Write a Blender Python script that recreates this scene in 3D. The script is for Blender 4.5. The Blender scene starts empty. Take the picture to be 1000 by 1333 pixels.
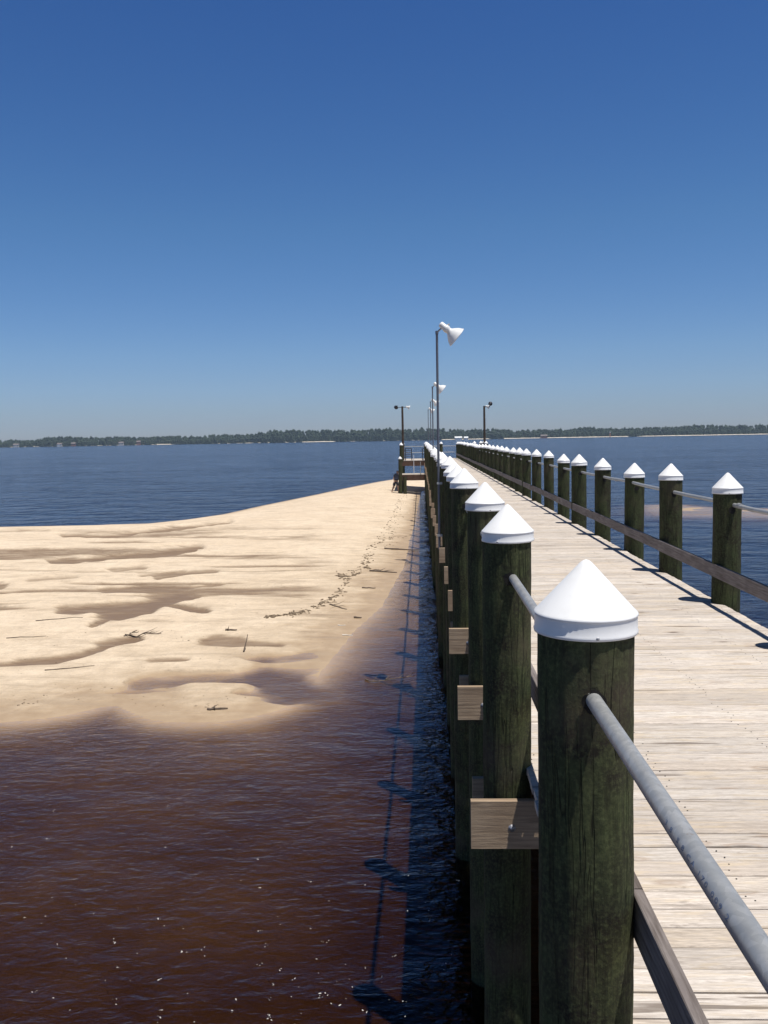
import bpy, math, random
import numpy as np
from mathutils import Vector, Matrix
random.seed(7); rng = np.random.default_rng(7)
sc = bpy.context.scene
COL = sc.collection

# ------------------------------------------------------------------ camera
F_PX = 1195.4; PITCH = .0800; YAW = -.0407; ROLL = -.0172; CZ = 4.782
def vec(*a): return np.array(a, float)
_cp, _sp, _cy, _sy, _cr, _sr = (math.cos(PITCH), math.sin(PITCH), math.cos(YAW), math.sin(YAW), math.cos(ROLL), math.sin(ROLL))
_F = vec(_sy*_cp, _cy*_cp, -_sp); _R = vec(_cy, -_sy, 0); _U = np.cross(_R, _F)
R_ = _cr*_R + _sr*_U; U_ = -_sr*_R + _cr*_U
CAM = vec(0, 0, CZ)
def ray(px, py): return _F + R_*((px-500)/F_PX) - U_*((py-666.5)/F_PX)
def gp(px, py, z=0.0):
    d = ray(px, py); t = (z-CZ)/d[2]; p = CAM+d*t; return float(p[0]), float(p[1])
def yp(px, py, Y):
    d = ray(px, py); p = CAM+d*(Y/d[1]); return float(p[0]), float(p[2])
def proj(X, Y, Z):
    Z = Z-CZ; d = X*_F[0]+Y*_F[1]+Z*_F[2]; d = np.where(d > .3, d, .3)
    return 500+F_PX*(X*R_[0]+Y*R_[1]+Z*R_[2])/d, 666.5-F_PX*(X*U_[0]+Y*U_[1]+Z*U_[2])/d

cd = bpy.data.cameras.new('camera'); cam = bpy.data.objects.new('camera', cd); COL.objects.link(cam)
cd.sensor_fit = 'VERTICAL'; cd.sensor_height = 24; cd.lens = 24*F_PX/1333
cd.clip_start = .05; cd.clip_end = 12000
M = Matrix.Identity(4)
for i in range(3):
    M[i][0] = R_[i]; M[i][1] = U_[i]; M[i][2] = -_F[i]; M[i][3] = CAM[i]
cam.matrix_world = M; sc.camera = cam

# ------------------------------------------------------------------ light
SUN = Vector((1, -.80, 4.35)).normalized()
EL = math.asin(SUN.z); AZ = math.atan2(SUN.x, SUN.y)
w = bpy.data.worlds.new('World'); sc.world = w; w.use_nodes = True
nt = w.node_tree; sky = nt.nodes.new('ShaderNodeTexSky'); sky.sky_type = 'NISHITA'
sky.sun_disc = False; sky.sun_elevation = EL; sky.sun_rotation = AZ
sky.altitude = 0; sky.air_density = 1.0; sky.dust_density = .15; sky.ozone_density = 3.0
bg = nt.nodes['Background']; bg.inputs[1].default_value = .078
hs = nt.nodes.new('ShaderNodeHueSaturation'); hs.inputs['Saturation'].default_value = 1.22; hs.inputs['Hue'].default_value = .507
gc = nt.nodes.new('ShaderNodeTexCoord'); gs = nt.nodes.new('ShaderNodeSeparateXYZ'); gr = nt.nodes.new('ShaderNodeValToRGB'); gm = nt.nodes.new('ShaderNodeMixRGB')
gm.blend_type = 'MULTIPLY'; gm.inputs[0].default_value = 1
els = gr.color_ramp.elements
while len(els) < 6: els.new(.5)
for e_, (p_, c_) in zip(els, ((0, (.505, .60, 1.01)), (.09, (.64, .765, 1.02)), (.22, (.67, .84, .97)), (.42, (.58, .77, .98)), (.52, (.46, .58, .66)), (.75, (.24, .28, .31)))): e_.position = p_; e_.color = (*c_, 1)  # last stops darken the high sky out of view, cutting fill and water reflections
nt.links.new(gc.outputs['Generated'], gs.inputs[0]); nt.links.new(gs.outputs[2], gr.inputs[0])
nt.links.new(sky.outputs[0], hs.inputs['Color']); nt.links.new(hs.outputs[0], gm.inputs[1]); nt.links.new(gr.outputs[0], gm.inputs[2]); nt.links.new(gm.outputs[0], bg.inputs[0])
sl = bpy.data.lights.new('sun', 'SUN'); sl.energy = 4.6; sl.angle = math.radians(.53); sl.color = (1, .96, .9)
so = bpy.data.objects.new('sun', sl); COL.objects.link(so); so.location = (20, -20, 60)
so.rotation_euler = SUN.to_track_quat('Z', 'Y').to_euler()
sc.view_settings.view_transform = 'Standard'; sc.view_settings.look = 'None'
sc.view_settings.exposure = .20; sc.view_settings.gamma = 1; sc.view_settings.use_curve_mapping = False

# ------------------------------------------------------------------ materials
class NT:
    def __init__(s, name):
        s.m = bpy.data.materials.new(name); s.m.use_nodes = True; s.t = s.m.node_tree
        s.t.nodes.clear(); s.out = s.t.nodes.new('ShaderNodeOutputMaterial')
    def n(s, typ, **kw):
        x = s.t.nodes.new('ShaderNode'+typ)
        for k, v in kw.items():
            if k.startswith('_'): setattr(x, k[1:], v)
            else:
                key = k.replace('__', ' ')
                inp = x.inputs[int(key[1:])] if key[0] == 'i' and key[1:].isdigit() else x.inputs[key]
                if isinstance(v, bpy.types.NodeSocket): s.t.links.new(v, inp)
                else: inp.default_value = v
        return x
    def l(s, a, b): s.t.links.new(a, b)
    def coord(s, kind='Object', scale=(1, 1, 1), loc=None, rot=(0, 0, 0)):
        c = s.n('TexCoord').outputs[kind]
        mp = s.n('Mapping'); s.l(c, mp.inputs[0]); mp.inputs['Scale'].default_value = scale
        mp.inputs['Rotation'].default_value = rot
        if loc is not None: s.l(loc, mp.inputs['Location'])
        return mp.outputs[0]
    def noise(s, v, scale=5, detail=4, rough=.55, dist=0):
        x = s.n('TexNoise', Scale=scale, Detail=detail, Roughness=rough, Distortion=dist); s.l(v, x.inputs['Vector']); return x.outputs['Fac']
    def ramp(s, f, stops, interp='LINEAR'):
        r = s.n('ValToRGB'); s.l(f, r.inputs[0]); e = r.color_ramp.elements; r.color_ramp.interpolation = interp
        while len(e) < len(stops): e.new(.5)
        for a, (p, c) in zip(e, stops):
            a.position = p; a.color = (c, c, c, 1) if isinstance(c, (int, float)) else (*c, 1)
        return r.outputs[0]
    def mix(s, f, a, b, mode='MIX'):
        x = s.n('MixRGB', _blend_type=mode)
        for v, i in ((f, 0), (a, 1), (b, 2)):
            if isinstance(v, bpy.types.NodeSocket): s.l(v, x.inputs[i])
            else: x.inputs[i].default_value = v if i == 0 else (*v, 1)
        return x.outputs[0]
    def math(s, op, a, b=0., c=None, clamp=False):
        x = s.n('Math', _operation=op); x.use_clamp = clamp
        for i, v in enumerate((a, b, c)):
            if v is None: continue
            if isinstance(v, bpy.types.NodeSocket): s.l(v, x.inputs[i])
            else: x.inputs[i].default_value = v
        return x.outputs[0]
    def bump(s, h, strength=.5, dist=.01, normal=None):
        b = s.n('Bump', Strength=strength, Distance=dist); s.l(h, b.inputs['Height'])
        if normal: s.l(normal, b.inputs['Normal'])
        return b.outputs[0]
    def pbr(s, color, rough=.7, metal=0., normal=None, spec=.5):
        p = s.n('BsdfPrincipled')
        for k, v in (('Base Color', color), ('Roughness', rough), ('Metallic', metal), ('Specular IOR Level', spec)):
            if isinstance(v, bpy.types.NodeSocket): s.l(v, p.inputs[k])
            else: p.inputs[k].default_value = (*v, 1) if isinstance(v, tuple) else v
        if normal: s.l(normal, p.inputs['Normal'])
        s.l(p.outputs[0], s.out.inputs[0]); return p
    def rnd(s):
        r = s.n('ObjectInfo').outputs['Random']
        c = s.n('CombineXYZ'); s.l(s.math('MULTIPLY', r, 37.), c.inputs[0]); s.l(s.math('MULTIPLY', r, 91.), c.inputs[1]); s.l(s.math('MULTIPLY', r, 53.), c.inputs[2])
        return c.outputs[0], r

def mat_piling():
    k = NT('piling_wood'); off, r = k.rnd()
    v = k.coord(scale=(1, 1, 1), loc=off); vs = k.coord(scale=(1, 1, .09), loc=off); vc = k.coord(scale=(1, 1, .05), loc=off)
    blot = k.noise(v, 4.5, 6, .62, .6); grain = k.noise(vs, 55, 5, .65); fine = k.noise(v, 60, 5, .7)
    crack = k.noise(vc, 17, 3, .5, .4)
    base = k.mix(k.ramp(blot, [(.35, 0), (.62, 1)]), (.028, .024, .018), (.056, .068, .030))
    base = k.mix(k.ramp(fine, [(.45, 0), (.75, .8)]), base, (.12, .135, .06))
    base = k.mix(k.ramp(grain, [(.3, .65), (.55, 0)]), base, (.02, .018, .012))
    cr = k.ramp(crack, [(.485, 0), (.5, 1), (.515, 0)])
    base = k.mix(k.math('MULTIPLY', cr, k.ramp(blot, [(.45, 0), (.6, .85)])), base, (.008, .007, .006))
    b2 = k.noise(v, 2.2, 3, .5)
    base = k.mix(k.ramp(b2, [(.55, 0), (.75, .55)]), base, (.10, .075, .055))
    # water-worn dark band near the water line
    h = k.math('ADD', k.math('MULTIPLY', grain, .5), k.math('SUBTRACT', k.math('MULTIPLY', cr, -.8), k.math('MULTIPLY', fine, -.35)))
    k.pbr(base, .92, 0, k.bump(h, .9, .006), .15); return k.m
def mat_deck():
    k = NT('deck_wood')
    at = k.n('Attribute', _attribute_name='pl'); pr = at.outputs['Fac']
    c = k.n('CombineXYZ'); k.l(k.math('MULTIPLY', pr, 317.), c.inputs[0]); k.l(k.math('MULTIPLY', pr, 71.), c.inputs[2]); k.l(k.math('MULTIPLY', pr, 133.), c.inputs[1])
    v = k.coord(scale=(1, 1, 1), loc=c.outputs[0]); vg = k.coord(scale=(.075, 1, 1), loc=c.outputs[0]); vw = k.coord(scale=(.16, 1, 1), loc=c.outputs[0])
    g1 = k.noise(vg, 75, 4, .6, .3); g2 = k.noise(vw, 14, 4, .6, 1.2); blot = k.noise(v, 1.6, 4, .6); fine = k.noise(v, 140, 3, .6)
    tone = k.ramp(pr, [(0, (.60, .52, .44)), (.3, (.71, .64, .565)), (.55, (.66, .585, .51)), (.8, (.74, .68, .61)), (1, (.64, .54, .43))])
    base = k.mix(k.ramp(g1, [(.3, .7), (.58, 0)]), tone, (.33, .275, .22))
    gf = k.noise(k.coord(scale=(.14, 1, 1), loc=c.outputs[0]), 160, 4, .7); base = k.mix(k.ramp(gf, [(.35, .45), (.6, 0)]), base, (.27, .22, .18))
    base = k.mix(k.ramp(g2, [(.52, 0), (.62, .45)]), base, (.60, .48, .32))
    base = k.mix(k.ramp(g2, [(.28, .6), (.4, 0)]), base, (.27, .22, .18))
    base = k.mix(k.ramp(blot, [(.4, .0), (.68, .45)]), base, (.45, .41, .375))
    br = k.math('ADD', .86, k.math('MULTIPLY', k.math('FRACT', k.math('MULTIPLY', pr, 77.7)), .21)); cb = k.n('CombineXYZ'); [k.l(br, cb.inputs[q]) for q in range(3)]
    base = k.mix(1., base, (1, 1, 1), 'MULTIPLY') if False else k.n('MixRGB', _blend_type='MULTIPLY', i0=1., i1=base, i2=cb.outputs[0]).outputs[0]
    # knots
    vk = k.coord(scale=(1.5, 4.2, 1), loc=c.outputs[0])
    vo = k.n('TexVoronoi', Scale=1.25, Randomness=1.0); k.l(vk, vo.inputs['Vector']); kd = vo.outputs['Distance']
    kn = k.ramp(kd, [(.05, .9), (.10, .4), (.15, 0)]); base = k.mix(kn, base, (.10, .065, .045))
    ring = k.ramp(kd, [(.13, 0), (.16, .45), (.22, 0)]); base = k.mix(ring, base, (.3, .2, .13))
    sp2 = k.noise(k.coord(scale=(.3, 1, 1), loc=c.outputs[0]), 22, 4, .7, .3); base = k.mix(k.ramp(sp2, [(.60, 0), (.70, .6)]), base, (.27, .225, .19))
    # checks (short dark cracks along the grain)
    vch = k.coord(scale=(.03, 1, 1), loc=c.outputs[0]); ck = k.noise(vch, 42, 2, .5, .2)
    ckm = k.math('MULTIPLY', k.ramp(ck, [(.60, 0), (.64, 1)]), k.ramp(k.noise(vw, 5, 2), [(.5, 0), (.6, .75)]))
    base = k.mix(ckm, base, (.12, .09, .07))
    h = k.math('ADD', k.math('MULTIPLY', g1, .6), k.math('SUBTRACT', k.math('MULTIPLY', fine, .2), ckm))
    k.pbr(base, .85, 0, k.bump(h, .7, .004), .25); return k.m
def mat_board(name, a, b, d, axis=1, r=.85):
    k = NT(name); off, rr = k.rnd()
    s = [1, 1, 1]; s[axis] = .05
    vg = k.coord(scale=tuple(s), loc=off); v = k.coord(loc=off)
    g = k.noise(vg, 60, 5, .65, .2); bl = k.noise(v, 3, 5, .6); f = k.noise(v, 90, 3)
    base = k.mix(k.ramp(bl, [(.35, 0), (.65, 1)]), a, b)
    base = k.mix(k.ramp(g, [(.3, .8), (.58, 0)]), base, d)
    k.pbr(base, r, 0, k.bump(k.math('ADD', g, k.math('MULTIPLY', f, .3)), .7, .004), .25); return k.m
def mat_plain(name, c, rough=.6, metal=0., vary=.12, scale=12, bump=.1, spec=.5):
    k = NT(name); off, r = k.rnd(); v = k.coord(loc=off)
    n = k.noise(v, scale, 5, .6)
    dark = tuple(x*(1-vary) for x in c); lite = tuple(min(1, x*(1+vary)) for x in c)
    col = k.mix(k.ramp(n, [(.3, 0), (.7, 1)]), dark, lite)
    k.pbr(col, rough, metal, k.bump(k.noise(v, scale*8, 3), bump, .002), spec); return k.m
def mat_cap():
    k = NT('white_plastic'); off, r = k.rnd(); v = k.coord(loc=off)
    n = k.noise(v, 9, 5, .65); st = k.noise(k.coord(scale=(1, 1, .15), loc=off), 40, 4, .6)
    col = k.mix(k.ramp(n, [(.5, 0), (.75, .35)]), (.80, .80, .79), (.66, .64, .60))
    col = k.mix(k.ramp(st, [(.6, 0), (.8, .3)]), col, (.55, .52, .46))
    k.pbr(col, .42, 0, k.bump(k.noise(v, 30, 3), .12, .003), .4); return k.m
def mat_galv():
    k = NT('galvanised_steel'); off, r = k.rnd(); v = k.coord(loc=off)
    vo = k.n('TexVoronoi', Scale=55.); k.l(v, vo.inputs['Vector'])
    n = k.noise(v, 9, 5, .65)
    col = k.mix(k.ramp(vo.outputs['Color'], [(.2, 0), (.8, 1)]), (.36, .37, .37), (.45, .455, .45))
    col = k.mix(k.ramp(n, [(.45, 0), (.7, .6)]), col, (.25, .26, .27))
    col = k.mix(k.ramp(k.noise(v, 26, 4, .7), [(.66, 0), (.74, .5)]), col, (.25, .17, .12))
    k.pbr(col, .5, .45, k.bump(n, .2, .002), .5); return k.m
def mat_sand():
    k = NT('sand')
    v = k.coord(); geo = k.n('NewGeometry').outputs['Position']
    sx = k.n('SeparateXYZ'); k.l(geo, sx.inputs[0]); z = sx.outputs[2]
    n1 = k.noise(v, .35, 5, .6); n2 = k.noise(v, 2.2, 6, .65); n3 = k.noise(v, 40, 5, .7); n4 = k.noise(k.coord(scale=(.35, 1, 1)), 1.1, 5, .6, .5)
    zz = k.math('ADD', z, k.math('MULTIPLY', k.math('SUBTRACT', n4, .5), .10)); zz = k.math('ADD', zz, k.math('MULTIPLY', k.math('SUBTRACT', n2, .5), .05))
    wet = k.n('MapRange', _interpolation_type='SMOOTHSTEP'); k.l(zz, wet.inputs[0]); wet.inputs[1].default_value = .075; wet.inputs[2].default_value = .015; wet.inputs[3].default_value = 0; wet.inputs[4].default_value = 1; wet = wet.outputs[0]
    damp = k.n('MapRange', _interpolation_type='SMOOTHSTEP'); k.l(zz, damp.inputs[0]); damp.inputs[1].default_value = .13; damp.inputs[2].default_value = .04; damp.inputs[3].default_value = 0; damp.inputs[4].default_value = 1; damp = damp.outputs[0]
    dry = k.mix(k.ramp(n1, [(.3, 0), (.7, 1)]), (.66, .525, .375), (.76, .625, .465))
    dry = k.mix(k.ramp(n2, [(.35, .35), (.6, 0)]), dry, (.47, .38, .28))
    dry = k.mix(k.ramp(n3, [(.3, .3), (.55, 0)]), dry, (.42, .34, .25))
    fl = k.noise(k.coord(scale=(.45, 1, 1)), 9, 4, .7); dry = k.mix(k.ramp(fl, [(.5, 0), (.68, .38)]), dry, (.44, .345, .24)); spk = k.ramp(k.noise(v, 13, 4, .75), [(.64, 0), (.70, .6)]); dry = k.mix(spk, dry, (.2, .15, .1))
    col = k.mix(k.math('MULTIPLY', damp, .6), dry, (.42, .32, .215))
    wc = k.mix(k.ramp(n2, [(.3, 0), (.7, 1)]), (.35, .25, .155), (.43, .32, .21))
    col = k.mix(wet, col, wc)
    sil = k.n('Attribute', _attribute_name='silt').outputs['Fac']
    sn = k.noise(k.coord(scale=(.3, 1, 1)), 3.2, 6, .7, .5)
    sr = k.n('MapRange', _interpolation_type='SMOOTHSTEP'); k.l(k.math('ADD', sil, k.math('MULTIPLY', k.math('SUBTRACT', sn, .5), 1.25)), sr.inputs[0]); sr.inputs[1].default_value = .10; sr.inputs[2].default_value = 1.1; sil = sr.outputs[0]
    col = k.mix(k.math('MULTIPLY', sil, .95), col, (.185, .122, .075))
    stq = k.ramp(k.noise(k.coord(scale=(.22, 1, 1)), 2.6, 5, .65, .3), [(.52, 0), (.68, .5)]); col = k.mix(stq, col, (.34, .26, .18))
    # organic silt on the submerged bed, browner with depth
    silt = k.n('MapRange'); k.l(z, silt.inputs[0]); silt.inputs[1].default_value = -.03; silt.inputs[2].default_value = -.15
    col = k.mix(k.math('MULTIPLY', silt.outputs[0], k.ramp(k.noise(v, .55, 4, .6), [(.3, 1), (.7, .55)])), col, (.15, .095, .06))
    rough = k.math('SUBTRACT', .92, k.math('MULTIPLY', wet, .38))
    rip = k.noise(k.coord(scale=(.4, 1, 1)), 7, 3, .5, .8); foot = k.noise(v, 5.5, 4, .6)
    h = k.math('ADD', k.math('MULTIPLY', rip, .35), k.math('ADD', k.math('MULTIPLY', foot, 1.), k.math('MULTIPLY', n3, .15)))
    h = k.math('MULTIPLY', h, k.math('SUBTRACT', 1.15, wet))
    k.pbr(col, rough, 0, k.bump(h, .9, .07), .3); return k.m
def mat_water():
    k = NT('water')
    v = k.coord(scale=(.55, 1, 1), rot=(0, 0, math.radians(-12))); v2 = k.coord(scale=(.5, 1, 1), rot=(0, 0, math.radians(16))); v0 = k.coord()
    w1 = k.noise(v, 7.5, 3, .55, .5); w2 = k.noise(v2, 1.7, 3, .5, .6); w3 = k.noise(v0, .5, 3, .5); w4 = k.noise(v, 16, 2, .5, .3)
    h = k.math('ADD', k.math('MULTIPLY', w1, .022), k.math('MULTIPLY', w2, .030)); # the lee side by the sandbar lies calmer than the open bay beyond
    sp = k.n('SeparateXYZ'); k.l(k.n('NewGeometry').outputs['Position'], sp.inputs[0])
    bay = k.n('MapRange'); k.l(sp.outputs[1], bay.inputs[0]); bay.inputs[1].default_value = 18; bay.inputs[2].default_value = 60; bay.inputs[3].default_value = .16
    w5 = k.noise(k.coord(scale=(.6, 1, 1), rot=(0, 0, math.radians(28))), 4.2, 3, .6, .4)
    h = k.math('ADD', h, k.math('MULTIPLY', k.math('MULTIPLY', w3, .36), bay.outputs[0])); h = k.math('ADD', h, k.math('MULTIPLY', w5, .022)); h = k.math('ADD', h, k.math('MULTIPLY', w4, .007))
    g1_ = k.noise(k.coord(scale=(.25, 1, 1)), .045, 4, .6, .8); g2_ = k.noise(k.coord(scale=(.3, 1, 1)), .28, 3, .6, .4)
    gust = k.math('ADD', k.ramp(g1_, [(.35, .55), (.65, .9)]), k.ramp(g2_, [(.4, .0), (.65, .4)]))
    h = k.math('MULTIPLY', h, gust); nrm = k.bump(h, 1.0, 1.0)
    fr = k.n('Fresnel', IOR=1.33); k.l(nrm, fr.inputs['Normal'])
    gl = k.n('BsdfGlossy', Roughness=.09, Color=(.80, .81, .90, 1)); k.l(nrm, gl.inputs['Normal'])
    rf = k.n('BsdfTransparent'); mx = k.n('MixShader'); k.l(fr.outputs[0], mx.inputs[0]); k.l(rf.outputs[0], mx.inputs[1]); k.l(gl.outputs[0], mx.inputs[2])
    k.l(mx.outputs[0], k.out.inputs[0])
    # sigma_a = density * (1 - colour): tea-brown tannin water
    va = k.n('VolumeAbsorption', Density=3.0); va.inputs['Color'].default_value = (.60, .49, .29, 1)
    k.l(va.outputs[0], k.out.inputs[1]); return k.m

MP = mat_piling(); MD = mat_deck(); MC = mat_cap(); MG = mat_galv(); MS = mat_sand(); MW = mat_water()
MB = mat_board('rail_board_wood', (.18, .155, .145), (.25, .22, .205), (.06, .045, .035), 1)
MX2 = mat_board('fascia_wood', (.10, .058, .040), (.155, .092, .065), (.05, .03, .02), 0)
MX = mat_board('beam_wood', (.36, .265, .18), (.47, .36, .25), (.17, .12, .08), 0)
MDARK = mat_plain('dark_hole', (.008, .007, .006), .95, 0, .1)
MPOLE = mat_plain('weathered_steel', (.13, .14, .17), .55, .3)
MWP = mat_board('pole_wood', (.06, .045, .035), (.10, .075, .06), (.025, .02, .015), 2, .9)
MSTEEL = mat_plain('zinc_screw', (.4, .4, .42), .4, .6)
MLAMP = mat_plain('white_enamel', (.74, .74, .72), .35, 0, .06, 6, .05)
MLENS = mat_plain('lamp_lens', (.05, .05, .06), .15, 0, .1)
MBLACK = mat_plain('black_metal', (.03, .03, .035), .5, .2, .2)
MPVC = mat_plain('white_pipe', (.7, .7, .7), .5, 0, .1)
MINK = mat_plain('blue_ink', (.10, .14, .24), .7, 0, .3, 60)

# ------------------------------------------------------------------ mesh tools
class MBd:
    def __init__(s): s.v = []; s.f = []; s.mi = []; s.sm = []; s.at = []
    def add(s, vs, fs, mi=0, sm=False, at=0.):
        b = len(s.v); s.v += [tuple(float(c) for c in p) for p in vs]
        for f in fs: s.f.append([b+i for i in f]); s.mi.append(mi); s.sm.append(sm); s.at.append(at)
    def box(s, x0, x1, y0, y1, z0, z1, mi=0, at=0., jit=0.):
        p = [(x0, y0, z0), (x1, y0, z0), (x1, y1, z0), (x0, y1, z0), (x0, y0, z1), (x1, y0, z1), (x1, y1, z1), (x0, y1, z1)]
        s.add(p, [(0, 3, 2, 1), (4, 5, 6, 7), (0, 1, 5, 4), (1, 2, 6, 5), (2, 3, 7, 6), (3, 0, 4, 7)], mi, False, at)
    def cbox(s, x0, x1, y0, y1, z0, z1, ch=.004, mi=0, at=0.):
        # box with chamfered top and bottom long edges (extruded octagon in YZ, along X)
        prof = [(y0+ch, z0), (y1-ch, z0), (y1, z0+ch), (y1, z1-ch), (y1-ch, z1), (y0+ch, z1), (y0, z1-ch), (y0, z0+ch)]
        n = 8; vs = [(x0, a, b) for a, b in prof]+[(x1, a, b) for a, b in prof]
        s.add(vs, [[i, (i+1) % n, n+(i+1) % n, n+i] for i in range(n)]+[list(range(n))[::-1], list(range(n, 2*n))], mi, False, at)
    def ybox(s, x0, x1, y0, y1, z0, z1, ch=.004, mi=0):
        prof = [(x0+ch, z0), (x1-ch, z0), (x1, z0+ch), (x1, z1-ch), (x1-ch, z1), (x0+ch, z1), (x0, z1-ch), (x0, z0+ch)]
        n = 8; vs = [(a, y0, b) for a, b in prof]+[(a, y1, b) for a, b in prof]
        s.add(vs, [[n+i, n+(i+1) % n, (i+1) % n, i] for i in range(n)]+[list(range(n)), list(range(n, 2*n))[::-1]], mi)
    def lathe(s, prof, n=32, mi=0, M=None, cap0=False, cap1=False, sm=True):
        vs = []
        for r, z in prof:
            for i in range(n):
                a = 2*math.pi*i/n; p = Vector((r*math.cos(a), r*math.sin(a), z)); vs.append(M @ p if M else p)
        m = len(prof); fs = [[j*n+i, j*n+(i+1) % n, (j+1)*n+(i+1) % n, (j+1)*n+i] for j in range(m-1) for i in range(n)]
        s.add(vs, fs, mi, sm)
        if cap0: s.add(vs[:n], [list(range(n))[::-1]], mi)
        if cap1: s.add(vs[-n:], [list(range(n))], mi)
    def tube(s, pts, r, n=12, mi=0, cap=True):
        pts = [Vector(p) for p in pts]; rr = r if isinstance(r, (list, tuple)) else [r]*len(pts); vs = []
        up = None
        for i, p in enumerate(pts):
            d = (pts[min(i+1, len(pts)-1)]-pts[max(i-1, 0)]).normalized()
            if up is None: up = Vector((0, 0, 1)) if abs(d.z) < .9 else Vector((1, 0, 0))
            a = d.cross(up).normalized(); b = a.cross(d).normalized(); up = b
            for k in range(n):
                t = 2*math.pi*k/n; vs.append(p+a*math.cos(t)*rr[i]+b*math.sin(t)*rr[i])
        m = len(pts); fs = [[j*n+i, (j+1)*n+i, (j+1)*n+(i+1) % n, j*n+(i+1) % n] for j in range(m-1) for i in range(n)]
        s.add(vs, fs, mi, True)
        if cap: s.add(vs[:n], [list(range(n))], mi); s.add(vs[-n:], [list(range(n))[::-1]], mi)
    def mesh(s, name, mats, attr=None):
        me = bpy.data.meshes.new(name); me.from_pydata(s.v, [], s.f)
        for m in (mats if isinstance(mats, (list, tuple)) else [mats]): me.materials.append(m)
        me.polygons.foreach_set('material_index', s.mi); me.polygons.foreach_set('use_smooth', s.sm)
        if attr:
            a = me.attributes.new(attr, 'FLOAT', 'FACE'); a.data.foreach_set('value', s.at)
        me.update(); return me
    def build(s, name, mats, parent=None, loc=(0, 0, 0), attr=None):
        o = bpy.data.objects.new(name, s.mesh(name, mats, attr)); COL.objects.link(o); o.location = loc; o.parent = parent
        return o
def empty(name, loc, label=None, cat=None, group=None):
    o = bpy.data.objects.new(name, None); COL.objects.link(o); o.location = loc; o.empty_display_size = .3
    return tag(o, label, cat, group)
def tag(o, label=None, cat=None, group=None, kind=None):
    if label: o['label'] = label
    if cat: o['category'] = cat
    if group: o['group'] = group
    if kind: o['kind'] = kind
    return o

# value noise in numpy
_G = rng.random((256, 256))
def vnoise(x, y):
    xi = np.floor(x).astype(int); yi = np.floor(y).astype(int); fx = x-xi; fy = y-yi
    fx = fx*fx*(3-2*fx); fy = fy*fy*(3-2*fy); a, b, c, d = xi & 255, (xi+1) & 255, yi & 255, (yi+1) & 255
    return (_G[a, c]*(1-fx)+_G[b, c]*fx)*(1-fy)+(_G[a, d]*(1-fx)+_G[b, d]*fx)*fy
def fbm(x, y, o=4):
    s = 0; a = .5
    for i in range(o): s = s+a*vnoise(x*2**i+17*i, y*2**i+31*i); a *= .5
    return s/(1-.5**o)
def sstep(a, b, x): t = np.clip((x-a)/(b-a), 0, 1); return t*t*(3-2*t)

# ------------------------------------------------------------------ terrain: sandbar and bed
shore_px = [(-900, 720), (-300, 693), (0, 684), (60, 683), (120, 682), (190, 680), (240, 675), (290, 668), (340, 657), (400, 645), (450, 634.5), (490, 626.5), (520, 622), (545, 620), (566, 622)]
near_px = [(549, 640), (544, 660), (541, 680), (535, 700), (531, 718), (527, 738), (517, 755), (508, 772), (498, 790), (480, 806), (462, 822), (450, 838), (432, 860), (418, 880), (402, 900), (390, 915), (360, 926), (320, 936), (285, 941), (250, 942), (215, 941), (190, 937), (168, 928), (150, 919), (128, 922), (100, 929), (60, 936), (20, 940), (0, 941), (-100, 938), (-300, 925), (-900, 880)]
poly = [gp(a, b, .08) for a, b in shore_px]+[(3.0, 92.)]+[gp(a, b, .0) for a, b in near_px]
poly = np.array(poly)
bar2_px = [(838, 657), (880, 656), (930, 661), (1000, 661), (1200, 668), (1500, 676), (1500, 690), (1200, 682), (1000, 673), (940, 672), (890, 671), (850, 669)]
bar2 = np.array([gp(a, b) for a, b in bar2_px])
def sdist(P, X, Y):
    d2 = np.full(X.shape, 1e18); inside = np.zeros(X.shape, bool); n = len(P)
    for i in range(n):
        ax, ay = P[i]; bx, by = P[(i+1) % n]; ex, ey = bx-ax, by-ay
        t = np.clip(((X-ax)*ex+(Y-ay)*ey)/(ex*ex+ey*ey+1e-9), 0, 1)
        d2 = np.minimum(d2, (X-ax-t*ex)**2+(Y-ay-t*ey)**2)
        c = ((ay > Y) != (by > Y)) & (X < (bx-ax)*(Y-ay)/(by-ay+1e-12)+ax); inside ^= c
    d = np.sqrt(d2); return np.where(inside, d, -d)
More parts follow.
